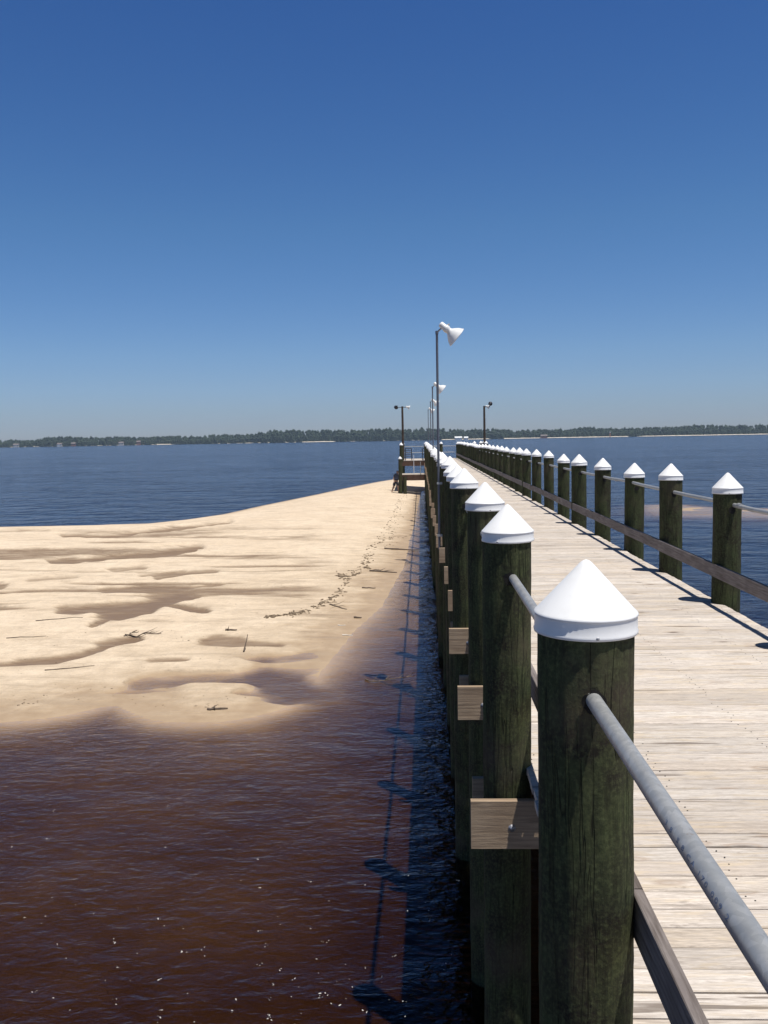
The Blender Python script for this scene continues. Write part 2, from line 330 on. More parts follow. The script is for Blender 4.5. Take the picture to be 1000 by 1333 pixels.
strokes = [  # (pixel polyline, half height px, target z, strength)
    ([(84, 793), (150, 789), (200, 783), (262, 793)], 4.5, .02, 1.), ([(150, 800), (185, 792), (215, 780), (240, 775)], 8, .015, 1.),
    ([(120, 813), (135, 806), (155, 800)], 4, .02, .9), ([(28, 859), (70, 857), (112, 848), (140, 838), (172, 830)], 4.5, .015, 1.), ([(-60, 864), (28, 861)], 3, .03, .8),
    ([(138, 767), (190, 762), (240, 764)], 3.5, .03, .9), ([(70, 730), (120, 728), (180, 722), (258, 714)], 4, .03, .95),
    ([(150, 727), (200, 724), (250, 718)], 3, .03, .9), ([(84, 699), (150, 698), (220, 690), (297, 683)], 3, .035, .9), ([(-40, 695), (60, 692)], 2, .05, .7),
    ([(205, 752), (245, 746), (280, 743)], 3, .05, .85), ([(150, 742), (185, 739)], 3, .06, .7), ([(270, 832), (300, 836), (364, 836)], 4, .03, .85), ([(280, 828), (315, 830)], 4, .04, .8),
    ([(196, 857), (241, 856)], 3.5, .04, .85), ([(270, 724), (358, 719)], 3, .09, .6), ([(185, 750), (238, 744)], 2.5, .04, .8), ([(40, 755), (100, 752)], 3, .07, .6),
    ([(180, 884), (230, 880), (300, 875), (345, 870)], 5, -.05, 1.), ([(345, 870), (375, 880), (372, 893)], 12, -.09, 1.), ([(365, 886), (430, 893)], 10, -.09, 1.), ([(310, 895), (360, 896)], 3, -.03, 1.),
    ([(400, 847), (372, 852)], 4, -.01, .9), ([(-80, 760), (0, 763)], 4, .04, .8), ([(-200, 800), (-60, 806)], 7, .03, .9), ([(420, 800), (380, 803)], 3, .1, .4)]
def terrain(X, Y, want=False):
    sm = np.zeros(X.shape)
    d = sdist(poly, X, Y)
    u, v = proj(X, Y, np.full(X.shape, .12))
    A = .155+.40*sstep(28, 75, Y)
    n1 = fbm(X/6+3, Y/4+9, 4)-.5; n2 = fbm(X/1.8, Y/.9, 4)-.5; n3 = fbm(X/16, Y/9+4, 3)-.5
    L = 3.2+1.5*sstep(40, 80, Y)
    hin = A*(1-np.exp(-np.maximum(d, 0)/L))*(1+.55*n1)+.045*n2*sstep(0, 2, d)+.03*(fbm(X/.55, Y/.4, 3)-.5)*sstep(0, 1.5, d)+.05*n3*sstep(0, 6, d)
    near = sstep(690, 720, v)*(Y < 60) + 0.
    slope = np.where(near > .5, .062, np.where(X > -4, .06, .09))
    dd = np.maximum(-d, 0)
    shal = sstep(395, 440, u)*sstep(905, 850, v)
    hout = -slope*(1-.30*shal)*dd-.17*(1-.62*shal)*(1-np.exp(-dd/.38))+(n1*.42+n2*.05)*sstep(.8, 5, dd)
    hout = hout-.28*np.exp(-((X-.4)/1.4)**2)*sstep(0, .8, dd)*sstep(24, 13, Y)
    hout = -3.0*(1-np.exp(hout/3.0))
    h = np.where(d > 0, hin, hout)
    sk = fbm(X/7+5, Y/1.3+2, 4); sm = .85*sstep(.50, .70, sk)*sstep(470, 380, u)*sstep(680, 700, v)*sstep(880, 830, v)*(d > 0); h = np.where(d > 0, h-.10*sstep(.50, .74, sk)*sstep(470, 380, u)*sstep(680, 700, v)*sstep(880, 830, v)*np.minimum(h/.2, 1), h)
    for pts, wpx, tz, st in strokes:
        m = np.full(X.shape, 1e9)
        for (ax, ay), (bx, by) in zip(pts[:-1], pts[1:]):
            k = 2.6; ex, ey = (bx-ax)/k, by-ay
            t = np.clip(((u-ax)/k*ex+(v-ay)*ey)/(ex*ex+ey*ey+1e-9), 0, 1)
            m = np.minimum(m, np.hypot((u-ax)/k-t*ex, v-ay-t*ey))
        m = m*(1+1.6*n2+.6*n1+.7*(fbm(X/.7, Y/.5, 2)-.5))
        k = st*np.exp(-(m/wpx)**4 if tz > -.1 else 0)
        h = h*(1-k)+(tz+.012*n2)*k; sm = np.maximum(sm, k*(1 if tz > 0 or wpx > 5 else .5)*(tz < .08))
    d2 = sdist(bar2, X, Y)
    h2 = np.where(d2 > 0, .022*(1-np.exp(-d2/1.0)), .06*d2)-.022+.035*n2+.03*n1
    h = np.where(d2 > -18, np.maximum(h, h2), h)
    if want: return np.maximum(h, -3.2), sm
    return np.maximum(h, -3.2)
def axis(lo, a, b, hi, step, g):
    c = list(np.arange(a, b, step)); x = b; s = step
    while x < hi: c.append(x); s *= g; x += s
    c.append(hi); x = a; s = step
    while x > lo: s *= g; x -= s; c.append(max(x, lo))
    return np.array(sorted(set(round(q, 4) for q in c)))
xs = axis(-2400, -16, 3, 2400, .11, 1.035); ys = axis(-250, 6, 34, 2450, .11, 1.012)
XX, YY = np.meshgrid(xs, ys); ZZ, SM = terrain(XX, YY, True)
def grid_obj(name, X, Y, Z, mat):
    ny, nx = X.shape; me = bpy.data.meshes.new(name)
    co = np.stack([X.ravel(), Y.ravel(), Z.ravel()], 1).astype(np.float32)
    idx = np.arange(nx*ny).reshape(ny, nx)
    q = np.stack([idx[:-1, :-1].ravel(), idx[:-1, 1:].ravel(), idx[1:, 1:].ravel(), idx[1:, :-1].ravel()], 1)
    me.vertices.add(len(co)); me.vertices.foreach_set('co', co.ravel())
    me.loops.add(q.size); me.loops.foreach_set('vertex_index', q.ravel().astype(np.int32))
    me.polygons.add(len(q)); me.polygons.foreach_set('loop_start', np.arange(0, q.size, 4, dtype=np.int32))
    try: me.polygons.foreach_set('loop_total', np.full(len(q), 4, dtype=np.int32))
    except Exception: pass
    me.polygons.foreach_set('use_smooth', np.ones(len(q), bool)); me.materials.append(mat); me.update(calc_edges=True); me.validate()
    o = bpy.data.objects.new(name, me); COL.objects.link(o); return o
print('terrain', XX.shape)
so_ = tag(grid_obj('sand', XX, YY, ZZ, MS), kind='structure')
at_ = so_.data.attributes.new('silt', 'FLOAT', 'POINT'); at_.data.foreach_set('value', SM.ravel().astype(np.float32))
def hz(x, y): return float(terrain(np.array([[x]]), np.array([[y]]))[0, 0])
# water body (closed so that it absorbs light)
m = MBd(); m.box(-2450, 2450, -290, 2480, -6.0, 0.0); tag(m.build('water', MW), kind='structure')

# ------------------------------------------------------------------ pier
S = 2.438; DZ = 2.842; PZ = 3.975; AL = 4.394; AR = 4.346; XL = .517; XR = 3.497; BZ = 2.690
Y0 = 2.919; Y0R = 10.53-3*S; PR = .150
pier = empty('pier', (2, 40, 0), 'long weathered timber pier with white capped pilings running out past the sandbar', 'pier')
def pp(o):   # parent keeping world placement (pier origin only shifts)
    o.parent = pier; o.location = Vector(o.location)-Vector(pier.location); return o
def post_mesh(seed, hole):
    r = random.Random(seed); m = MBd(); n = 56; zs = np.concatenate([np.linspace(-5.4, -1.9, 8), np.linspace(-1.8, -.175, 40)])
    ph = [r.uniform(0, 6.28) for _ in range(8)]; vs = []
    for z in zs:
        for i in range(n):
            a = 2*math.pi*i/n
            q = PR*(1+.006*(-z)/2)+.0028*math.sin(3*a+ph[0]+z*.7)+.0022*math.sin(7*a+ph[1]+z*1.6)+.0015*math.sin(17*a+ph[2]+z*3.1)+.0022*math.sin(2*a+z*4.+ph[3])*math.sin(z*2.3+ph[4])+r.uniform(-.0008, .0008)
            vs.append((q*math.cos(a), q*math.sin(a), z))
    k = len(zs); m.add(vs, [[j*n+i, j*n+(i+1) % n, (j+1)*n+(i+1) % n, (j+1)*n+i] for j in range(k-1) for i in range(n)], 0, True)
    m.add(vs[-n:], [list(range(n))], 0)
    if hole:   # drilled hole round the pipe, both faces: a dark ragged collar
        zc = PZ-AL
        for sgn in (-1, 1):
            ring = []; nn = 20
            for q in range(nn):
                a = 2*math.pi*q/nn; rr = .037+r.uniform(-.005, .006); x = rr*math.cos(a); z = zc+rr*math.sin(a)
                ring.append((x, sgn*(math.sqrt(max(PR**2-x*x, 0))+.0085), z))
            c = (0, sgn*(PR+.0095), zc)
            m.add(ring+[c], [[q, (q+1) % nn, nn] if sgn > 0 else [(q+1) % nn, q, nn] for q in range(nn)], 1)
    return m.mesh('post', [MP, MDARK])
pm = [post_mesh(s, True) for s in range(5)]
def cap_mesh():
    m = MBd(); R = .163
    m.lathe([(R-.006, -.232), (R, -.230), (R+.0015, -.222), (R-.001, -.218), (R-.002, -.178), (R-.0015, -.1745), (R+.001, -.172), (R+.0005, -.168), (R-.003, -.1635), (R-.010, -.157), (.02, -.012), (.010, -.004), (.0001, -.001)], 64)
    m.lathe([(R-.012, -.19), (R-.008, -.232), (R-.006, -.232)], 64)
    for a in (-1.52, .5, 2.6):
        Mx = Matrix.Rotation(a, 4, 'Z') @ Matrix.Translation((R-.002, 0, -.221)) @ Matrix.Rotation(math.pi/2, 4, 'Y')
        m.lathe([(.0045, 0), (.0055, .004), (.004, .0065), (.0001, .0066)], 10, 1, Mx)
    return m.mesh('cap', [MC, MSTEEL])
cm = cap_mesh()
def post(x, y, top, i, sc_=None):
    s_ = sc_ or random.uniform(.93, 1.05)
    o = bpy.data.objects.new('post', pm[i % 5]); COL.objects.link(o); o.location = (x, y, top); o.scale = (s_, s_, 1); o.rotation_euler = (random.gauss(0, .004), random.gauss(0, .004), 0); pp(o)
    c = bpy.data.objects.new('cap', cm); COL.objects.link(c); c.parent = o
    c.rotation_euler = (random.gauss(0, .012), random.gauss(0, .012), random.gauss(0, .25) if i else 0)
    c.location = (0, 0, 0); c.scale = (1, 1, s_)
    return o
lx = {0: .004, 1: -.016, 3: -.035, 4: -.01}; lz = {0: -.005, 1: -.005, 2: .006, 3: .045, 4: .012}
rx = {0: -.028, 2: .05, 4: -.03, 7: -.04, 8: -.06}; rz = {0: -.014, 1: .02, 3: -.01, 4: .02, 8: .03, 9: .04}
NP = 36
for k in range(-1, NP-1):
    post(XL+lx.get(k, random.gauss(0, .015)), Y0+k*S, AL+lz.get(k, random.gauss(.02 if k > 5 else 0, .015)), k+1 if k else 0, {0: 1., 1: .93, 2: 1.03, 3: .98}.get(k))
for k in range(-1, NP-1):
    j = k-3
    post(XR+rx.get(j, random.gauss(0, .015)), Y0R+k*S, AR+rz.get(j, random.gauss(.03 if j > 5 else 0, .015)), k+3, {0: 1.03, 1: 1.02, 2: 1.05, 3: 1., 4: 1.08, 5: .96, 6: .88}.get(j))
YE = Y0R+(NP-2)*S+.35      # end of the walkway ~ 86 m
XD0, XD1 = XL+.075, 3.402
HX0, HX1, HY0, HY1 = -1.75, 5.75, 79.4, YE
# deck planks
m = MBd(); y = 2.948-.143*33+.002; i = 0
while y < YE:
    x0, x1 = (XD0, XD1) if y < HY0 else (HX0, HX1)
    cut = [] if y < HY0 else [XD0+.4, XD1-.5]
    ends = [x0]+cut+[x1]
    for a, b in zip(ends[:-1], ends[1:]):
        dz = random.gauss(0, .0012); j0, j1 = random.gauss(0, .004), random.gauss(0, .004)
        m.cbox(a+.002+(j0 if a == x0 else 0), b-.002+(j1 if b == x1 else 0), y+.003+random.uniform(0, .0015), y+.137, DZ-.038+dz, DZ+dz, .005 if y < 20 else .003, 0, random.random())
    y += .143; i += 1
dk = pp(m.build('deck', [MD], attr='pl'))
# screws at the stringers for the near planks
m = MBd(); y = 2.948-.143*33
while y < 26:
    for x in (XD0+.05, 1.35, 2.1, 2.85, XD1-.1):
        for q in (.035, .108):
            if random.random() < .25: continue
            xx = x+random.gauss(0, .016); yy = y+q+random.gauss(0, .009)
            m.lathe([(.0042, DZ+.0016), (.004, DZ+.0026), (.0001, DZ+.0022)], 8, 0, Matrix.Translation((xx, yy, 0)))
    y += .143
sw = m.build('screw', [MDARK]); sw.parent = dk; tag(sw, kind='stuff')
# stringers, cross beams
for x in (XD0+.06, 1.4, 2.15, 2.9, XD1-.1):
    m = MBd(); m.ybox(x-.02, x+.02, -1.6, YE-.1, BZ+.003, DZ-.0395); pp(m.build('stringer', [MX]))
bxl = {1: .262, 2: .285, 3: .288, 4: .35, 5: .36, 6: .33, 0: .27}
for k in range(-1, NP-1):
    m = MBd(); xl = bxl.get(k, random.uniform(.28, .36)); yc = Y0+k*S
    if yc > HY0-1: xl = HX0
    xr = 3.44+random.uniform(-.03, .02) if yc < HY0-1 else HX1
    tz = BZ+random.gauss(0, .006)*(k > 2); tz = min(tz, BZ)
    for sgn in (-1, 1):
        a = yc-PR-.052 if sgn < 0 else yc+PR+.010
        m.cbox(xl+(0 if sgn < 0 else .03), xr, a, a+.042, tz-.286-(0 if sgn < 0 else .01), tz-(0 if sgn < 0 else .004), .003)
    # through bolts
    for bx_ in (XL-.02, XR):
        Mx = Matrix.Translation((bx_, yc-PR-.052, tz-.16)) @ Matrix.Rotation(math.pi/2, 4, 'X')
        m.lathe([(.022, 0), (.022, .003), (.012, .004), (.012, .012), (.0001, .0125)], 10, 1, Mx)
    pp(m.build('cross_beam', [MX2 if yc > HY0-1 else MX, MSTEEL]))
# pipe rails
for x, ph in ((XL, 0), (XR, 1)):
    m = MBd(); rr = random.Random(ph); ys_ = list(np.arange(-2.4, YE-.3, S/2))
    m.tube([(x+(.0 if q < 6 else rr.gauss(0, .006)), q, PZ+(0 if q < 6 else rr.gauss(0, .006))) for q in ys_], .0245, 20)
    for q in np.arange(Y0+.85, YE-3, 6.4): m.tube([(x, q, PZ), (x, q+.075, PZ)], .031, 20)
    if ph == 0:
        # faded blue stencil marks along the upper left flank of the near pipe
        cu = bpy.data.curves.new('marks', 'FONT'); cu.body = '3 8  S 8 CA 170 009 2'; cu.size = .024; cu.extrude = 0; cu.space_character = 1.35; cu.resolution_u = 2
        to = bpy.data.objects.new('tmp', cu); COL.objects.link(to); bpy.context.view_layer.update()
        me = bpy.data.meshes.new_from_object(to.evaluated_get(bpy.context.evaluated_depsgraph_get())); bpy.data.objects.remove(to)
        vs = []
        for vtx in me.vertices:
            a = math.radians(168)-vtx.co.y/.0245*.62; yy = 1.86-vtx.co.x*1.3
            vs.append((x+math.cos(a)*.0250, yy, PZ+math.sin(a)*.0250))
        m.add(vs, [list(p.vertices) for p in me.polygons], 1)
    o = pp(m.build('pipe_rail', [MG, MINK])); o['label'] = 'grey galvanised pipe threaded through the pilings'
# guard boards (2x6), lengths of two bays
LT = 3.302
for side, x in ((0, XL+PR-.001), (1, XR-PR-.038)):
    yb = (Y0 if side == 0 else Y0R)-2*S; rr = random.Random(side+5)
    while yb < YE-.5:
        m = MBd(); e = min(yb+2*S, YE-.2); dz = rr.gauss(0, .006) if yb > 3 else 0; dx = rr.uniform(0, .004)
        m.ybox(x+dx, x+dx+.038, yb+.003, e-.003, LT-.148+dz, LT+dz, .003)
        pp(m.build('guard_board', [MB])); yb += 2*S
# T-head: corner posts, rails, boards
for x, y, dz in ((HX0+.1, HY0, .0), (HX0+.1, YE-.1, .03), (HX1-.1, HY0, .02), (HX1-.1, YE-.1, 0), (HX0+.1, 82.8, .02), (HX1-.1, 82.8, .02), (HX1-1.1, HY0, .03), (1.95, YE-.05, 0)):
    post(x, y, AL+dz, 3)
m = MBd()
m.tube([(HX0+.1, HY0, PZ), (HX0+.1, YE-.1, PZ), (HX1-.1, YE-.1, PZ), (HX1-.1, HY0, PZ), (XR, HY0, PZ)], .028, 12)
m.tube([(HX0+.1, YE-.1, 3.40), (HX1-.1, YE-.1, 3.40)], .025, 10)
pp(m.build('pipe_rail', [MG]))
m = MBd(); m.ybox(HX0, HX0+.045, HY0-.2, YE, BZ-.17, DZ-.045); m.ybox(HX1-.045, HX1, HY0-.2, YE, BZ-.17, DZ-.045); m.cbox(HX0, XD0-.1, HY0-.05, HY0-.005, BZ-.2, DZ-.045); m.cbox(XD1+.1, HX1, HY0-.05, HY0-.005, BZ-.2, DZ-.045)
pp(m.build('fascia_board', [MX2]))

# ------------------------------------------------------------------ lamps on the left row
def lamp_parts(root, Mh, scale=1.):
    """barn-light head: axis of the shade along local -Z of Mh, origin at the neck top"""
    m = MBd()
    m.lathe([(.0001, .165), (.045, .16), (.062, .14), (.062, .05), (.075, .03), (.078, -.03), (.066, -.055), (.072, -.09), (.115, -.13), (.175, -.20), (.212, -.27), (.220, -.275), (.220, -.290), (.212, -.288)], 28, 0, Mh)
    m.lathe([(.212, -.288), (.17, -.20), (.11, -.135), (.06, -.11), (.0001, -.10)], 28, 0, Mh)
    sh = m.build('lamp_shade', [MLAMP], root)
    b = MBd(); b.lathe([(.205, -.272), (.12, -.262), (.0001, -.258)], 24, 0, Mh); ln = b.build('lens', [MLENS], sh)
def street_lamp(px, py, Y, label):
    x, z = yp(px, py, Y); base = BZ-.05
    t = empty('street_lamp', (x, Y, base), label, 'lamp', 'steel lamps along the left row of pilings')
    m = MBd(); H = z-base
    m.tube([(0, 0, 0), (.0, 0, H-.02)], .0235, 14); m.tube([(0, 0, H-.05), (0, 0, H+.01)], .029, 12)
    p = m.build('pole', [MPOLE], t)
    for zz in (.25, 1.25):
        b = MBd(); b.box(-.035, .15, -.035, .035, zz, zz+.04); b.build('bracket', [MG], t)
    a = MBd(); a.tube([(0, 0, H-.02), (.07, .0, H+.045), (.16, .0, H+.095), (.24, 0, H+.13)], .017, 10)
    a.build('arm', [MG], t)
    ax = Vector((.76, .12, -.62)).normalized()     # where the shade points
    q = (-ax).to_track_quat('Z', 'Y').to_matrix().to_4x4()
    Mh = Matrix.Translation((.175, 0, H+.05)) @ q @ Matrix.Scale(.92, 4)
    lamp_parts(t, Mh)
    return t
street_lamp(568.8, 431.5, Y0+6*S, 'tallest looking steel lamp, nearest one on the left row of pilings')
street_lamp(563.0, 503.5, Y0+13*S, 'second steel lamp out along the left pilings, white shade beside the nearest pole')
street_lamp(560.4, 523.0, Y0+20*S, 'third steel lamp out along the left pilings, small white shade touching nearest pole')
street_lamp(557.4, 533.5, Y0+27*S, 'fourth steel lamp out along the left pilings, partly hidden by nearer poles')

def flood_pole(x, y, ztop, label, heads):
    t = empty('wooden_lamp_pole', (x, y, BZ-.2), label, 'lamp', 'wooden floodlight poles at the pier head')
    H = ztop-(BZ-.2); m = MBd(); m.tube([(0, 0, 0), (.01, 0, H*.5), (0, 0, H)], [.11, .10, .085], 16); m.build('pole', [MWP], t)
    b = MBd(); xs_ = [h[0] for h in heads]; b.tube([(min(xs_+[0]), -.02, H-.08), (max(xs_+[0]), -.02, H-.08)], .025, 8); b.build('crossarm', [MBLACK], t)
    for dx, dz, dark, ax in heads:
        q = (-Vector(ax).normalized()).to_track_quat('Z', 'Y').to_matrix().to_4x4()
        hm = MBd(); Mh = Matrix.Translation((dx, -.02, H-.05+dz)) @ q @ Matrix.Scale(.85, 4)
        hm.lathe([(.0001, .15), (.06, .14), (.08, .05), (.075, -.03), (.12, -.1), (.2, -.22), (.215, -.25), (.19, -.24), (.1, -.12), (.0001, -.1)], 20, 0, Mh)
        hm.build('floodlight', [MBLACK if dark else MLAMP], t)
fx, fz = yp(523.8, 529, HY0+.25)
flood_pole(fx, HY0+.25, fz, 'dark wooden pole with one black and one white floodlight above the landing steps', [(-.48, .05, True, (-.3, .9, -.35)), (.42, .0, False, (.9, .1, -.3))])
fx, fz = yp(630.4, 528.5, HY0+.3)
flood_pole(fx, HY0+.3, fz, 'dark wooden pole with floodlights rising behind the right row of pilings', [(.22, .02, False, (.8, -.3, -.3)), (.5, .22, True, (.2, .9, .1))])

# ------------------------------------------------------------------ landing below the pier head
land = empty('boat_landing', (-.6, 77.9, .5), 'low timber landing stepped down beside the pier head above the sand', 'landing')
LZ = yp(540, 616.8, 78)[1]
def lp(o): o.parent = land; o.location = Vector(o.location)-Vector(land.location); return o
m = MBd(); y = 76.9
while y < 79.3:
    m.cbox(HX0+.15, .42, y, y+.138, LZ-.038, LZ, .003, 0, random.random()); y += .143
lp(m.build('platform', [MD], attr='pl'))
for ya_, za_ in ((76.80, .50), (79.2, .45)):
    m = MBd(); m.cbox(HX0+.1, .40, ya_, ya_+.05, LZ-za_, LZ-.045); lp(m.build('beam', [MX2]))
for x, y, top in ((HX0+.05, 76.65, yp(523.6, 594, 76.7)[1]), ):
    o = bpy.data.objects.new('post', pm[1]); COL.objects.link(o); o.location = (x, y, top); lp(o)
    c = bpy.data.objects.new('cap', cm); COL.objects.link(c); c.parent = o
o = bpy.data.objects.new('post', pm[2]); COL.objects.link(o); o.location = (HX0+.42, 76.6, LZ-.02); lp(o)
# hand poles and metal gates
for px, y0_, y1_, mt in ((538.6, 592.5, 617, MPVC), (547.4, 601, 616, MG)):
    x, za = yp(px, y0_, 76.95); m = MBd(); m.tube([(x, 76.95, LZ-.02), (x, 76.95, za)], .03, 10); lp(m.build('grab_pole', [mt]))
def hoop(px0, px1, py0, py1, Y, label, bars):
    x0, z1 = yp(px0, py0, Y); x1, _ = yp(px1, py0, Y); z0 = DZ
    t = empty('boarding_gate', ((x0+x1)/2, Y, z0), label, 'gate'); W = (x1-x0)/2; H = z1-z0; zb = yp(px0, py1, Y)[1]-z0
    m = MBd(); m.tube([(-W, 0, .0), (-W, 0, H-.05), (-W+.05, 0, H), (W-.05, 0, H), (W, 0, H-.05), (W, 0, .0)], .035, 10); m.build('frame', [MBLACK], t)
    for q in range(bars):
        b = MBd(); zz = zb+(H-zb)*q/bars; b.tube([(-W, 0, zz), (W, 0, zz)], .02, 8); b.build('bar', [MBLACK], t)
hoop(527.8, 536.0, 583.6, 594.5, HY0+.35, 'dark rectangular barred gate next to the left wooden lamp pole', 4)
hoop(550.0, 556.2, 583.8, 591.5, HY0+.35, 'smaller dark gate frame close against the left row of pilings', 2)

# ------------------------------------------------------------------ person beside the landing
def skin_obj(name, pts, edges, rad, mat, parent, root=0, sub=2):
    me = bpy.data.meshes.new(name); me.from_pydata(pts, edges, []); me.materials.append(mat)
    o = bpy.data.objects.new(name, me); COL.objects.link(o); o.parent = parent
    md = o.modifiers.new('skin', 'SKIN'); md.use_smooth_shade = True
    sk = me.skin_vertices[0].data if me.skin_vertices else None
    if sk is None:
        bpy.context.view_layer.objects.active = o
    for i, r in enumerate(rad):
        if not isinstance(r, tuple): r = r*(1.28 if r > .012 else 1)
        me.skin_vertices[0].data[i].radius = (r, r) if not isinstance(r, tuple) else r
        me.skin_vertices[0].data[i].use_root = (i == root)
    s2 = o.modifiers.new('sub', 'SUBSURF'); s2.levels = sub; s2.render_levels = sub
    return o
skin = mat_plain('skin', (.36, .22, .15), .5, 0, .05); shirt = mat_plain('navy_cloth', (.02, .025, .045), .9); shorts = mat_plain('dark_cloth', (.035, .035, .045), .9); belt = mat_plain('pale_cloth', (.45, .42, .38), .9); hairm = mat_plain('hair', (.02, .015, .012), .8)
PY = 77.6; fxp, _ = yp(515.4, 632, PY); gz = hz(fxp, PY)
per = empty('person', (fxp, PY, gz), 'person in dark top and shorts standing with legs apart beside landing post', 'person'); per.scale = (1.1, 1.1, 1.07)
try:
    P = []; E = []; Rr = []
    def J(x, y, z, r, par=None):
        P.append((x, y, z)); Rr.append(r); i = len(P)-1
        if par is not None: E.append((par, i))
        return i
    pel = J(.02, 0, .86, .12); waist = J(.03, 0, 1.02, .115, pel); chest = J(.07, .02, 1.24, (.15, .12), waist); shl = J(.10, .02, 1.38, .11, chest); neck = J(.12, .02, 1.47, .055, shl); chin = J(.135, .0, 1.53, .075, neck); head = J(.14, .0, 1.62, .095, chin); crown = J(.14, .01, 1.70, .07, head)
    nose = J(.14, .11, 1.60, .014, head)
    for sg, kx, fx_ in ((-1, -.16, -.30), (1, .15, .20)):
        hip = J(sg*.09+.02, 0, .82, .095, pel); kn = J(kx, -.03*sg, .47, .062, hip); an = J(fx_, .04*sg, .09, .038, kn); toe = J(fx_+.02*sg, -.12+.04*sg, .04, .032, an)
    hands = []
    for sg, el, wr in ((-1, (-.16, .0, 1.12), (-.12, -.12, .92)), (1, (.33, .05, 1.2), (.50, -.02, 1.28))):
        s_ = J(.10+sg*.17, .02, 1.37, .062, shl); e_ = J(*el, .043, s_); w_ = J(*wr, .028, e_); d = (Vector(wr)-Vector(el)).normalized()
        pc = Vector(wr)+d*.06; pm_ = J(*pc, .034, w_); side = d.cross(Vector((0, 1, 0))).normalized()
        for q, ln in enumerate((.06, .075, .08, .07)):
            o_ = side*((q-1.5)*.02); f1 = pc+d*.045+o_; f2 = f1+d*ln*.6+Vector((0, -.015, 0)); i1 = J(*f1, .0095, pm_); J(*f2, .008, i1)
        th = pc+side*.045; i1 = J(*th, .011, pm_); J(*(th+d*.045), .009, i1)
    body = skin_obj('body', P, E, Rr, skin, per)
    skin_obj('shirt', [(.03, 0, .93), (.04, 0, 1.04), (.07, .02, 1.24), (.10, .02, 1.38), (.12, .02, 1.44), (-.08, .02, 1.36), (-.15, .0, 1.2), (.28, .02, 1.36), (.33, .04, 1.24)], [(0, 1), (1, 2), (2, 3), (3, 4), (3, 5), (5, 6), (3, 7), (7, 8)], [.15, .145, .17, .14, .075, .085, .07, .085, .07], shirt, per, 2)
    skin_obj('shorts', [(.02, 0, .86), (.025, 0, .93), (-.08, 0, .78), (-.15, .01, .50), (.12, 0, .78), (.15, -.01, .50)], [(0, 1), (0, 2), (2, 3), (0, 4), (4, 5)], [.145, .14, .115, .09, .115, .09], shorts, per, 0)
    skin_obj('waistband', [(.026, 0, .925), (.028, 0, .955)], [(0, 1)], [.152, .15], belt, per, 0, 1)
    skin_obj('hair', [(.14, -.035, 1.63), (.14, -.025, 1.70)], [(0, 1)], [.11, .10], hairm, per, 0)
except Exception as ex:
    print('person failed', ex)

# ------------------------------------------------------------------ things on the sand
DW = mat_board('driftwood', (.13, .10, .075), (.21, .165, .13), (.03, .022, .018), 0, .95)
WEED = mat_plain('dry_seaweed', (.20, .15, .10), .95, 0, .4, 20)
SHELL = mat_plain('bleached_wood', (.7, .68, .62), .8)
def stick(px, py, L, ang, r, label, branches=0, mat=None, bend=.1, lift=.0):
    r *= .78; x, y = gp(px, py, .12); z = hz(x, y); x, y = gp(px, py, max(z, 0)); z = hz(x, y)
    m = MBd(); rr = random.Random(int(px*7+py)); pts = []
    for q in range(7):
        t = q/6-.5; X = x+math.cos(ang)*L*t+rr.gauss(0, bend*.06); Y = y+math.sin(ang)*L*t+rr.gauss(0, bend*.1)
        pts.append(Vector((X-x, Y-y, max(hz(X, Y), -.005)-z+r*.7+lift*(t+.5)+rr.uniform(0, .01))))
    m.tube(pts, [r*(1-.5*q/6) for q in range(7)], 8)
    for b in range(branches):
        p = pts[1+b % 5]; a = ang+rr.choice((-1, 1))*rr.uniform(.5, 1.2); l = L*rr.uniform(.2, .45)
        m.tube([p, p+Vector((math.cos(a)*l*.5, math.sin(a)*l*.5, .03)), p+Vector((math.cos(a)*l, math.sin(a)*l, rr.uniform(.01, .12)))], [r*.6, r*.4, r*.15], 6)
    o = m.build('driftwood_stick', [mat or DW], None, (x, y, z)); tag(o, label, 'driftwood'); return o
stick(440, 791, .85, -.9, .022, 'forked dark stick lying below the seaweed line on dry sand', 3)
stick(186, 828, .9, .1, .02, 'tangle of dark twigs on the bare sand left of the small pools', 9, None, .6)
stick(172, 830, .5, .7, .014, 'thin branching twig at the left end of the twig tangle', 4, None, .6)
stick(301, 821, .3, 0, .035, 'short thick dark chunk of driftwood alone on dry sand', 1)
stick(320.5, 850.5, .32, 1.45, .024, 'small dark stick standing almost upright by the pool', 0, None, .05, .3)
stick(283, 925, .36, .1, .03, 'lone dark chunk of wood on the wet tip of the sandbar', 2)
stick(77, 806, 1.2, .35, .016, 'long thin pale brown stick on the sand near the left edge', 0)
stick(35, 830, .9, .3, .014, 'thin stick lying flat at the far left below the long one', 0)
stick(91, 870, 1.0, .4, .014, 'thin dark stick on damp sand below the dark channel', 0)
stick(480, 766, .42, .0, .03, 'dark stub of wood between the seaweed line and the water', 0)
stick(523, 716, 1.5, -.15, .045, 'dark pointed log at the dry edge nearest the pier shadow', 1)
stick(499, 745, 1.0, -.2, .04, 'dark root end at the right end of the seaweed fork', 3)
stick(466, 805, .22, 0, .035, 'small dark lump on the wet margin beside the shallows', 0)
stick(504, 886, 1.0, .15, .016, 'branching twig sticking out of the shallow brown water', 6, None, .8, .05)
stick(452, 827.5, .24, 0, .018, 'small white bleached stick in the shallows by the beach edge', 0, SHELL)
stick(445, 815, .2, .1, .016, 'tiny pale stick on wet sand just above the white one', 0, SHELL)
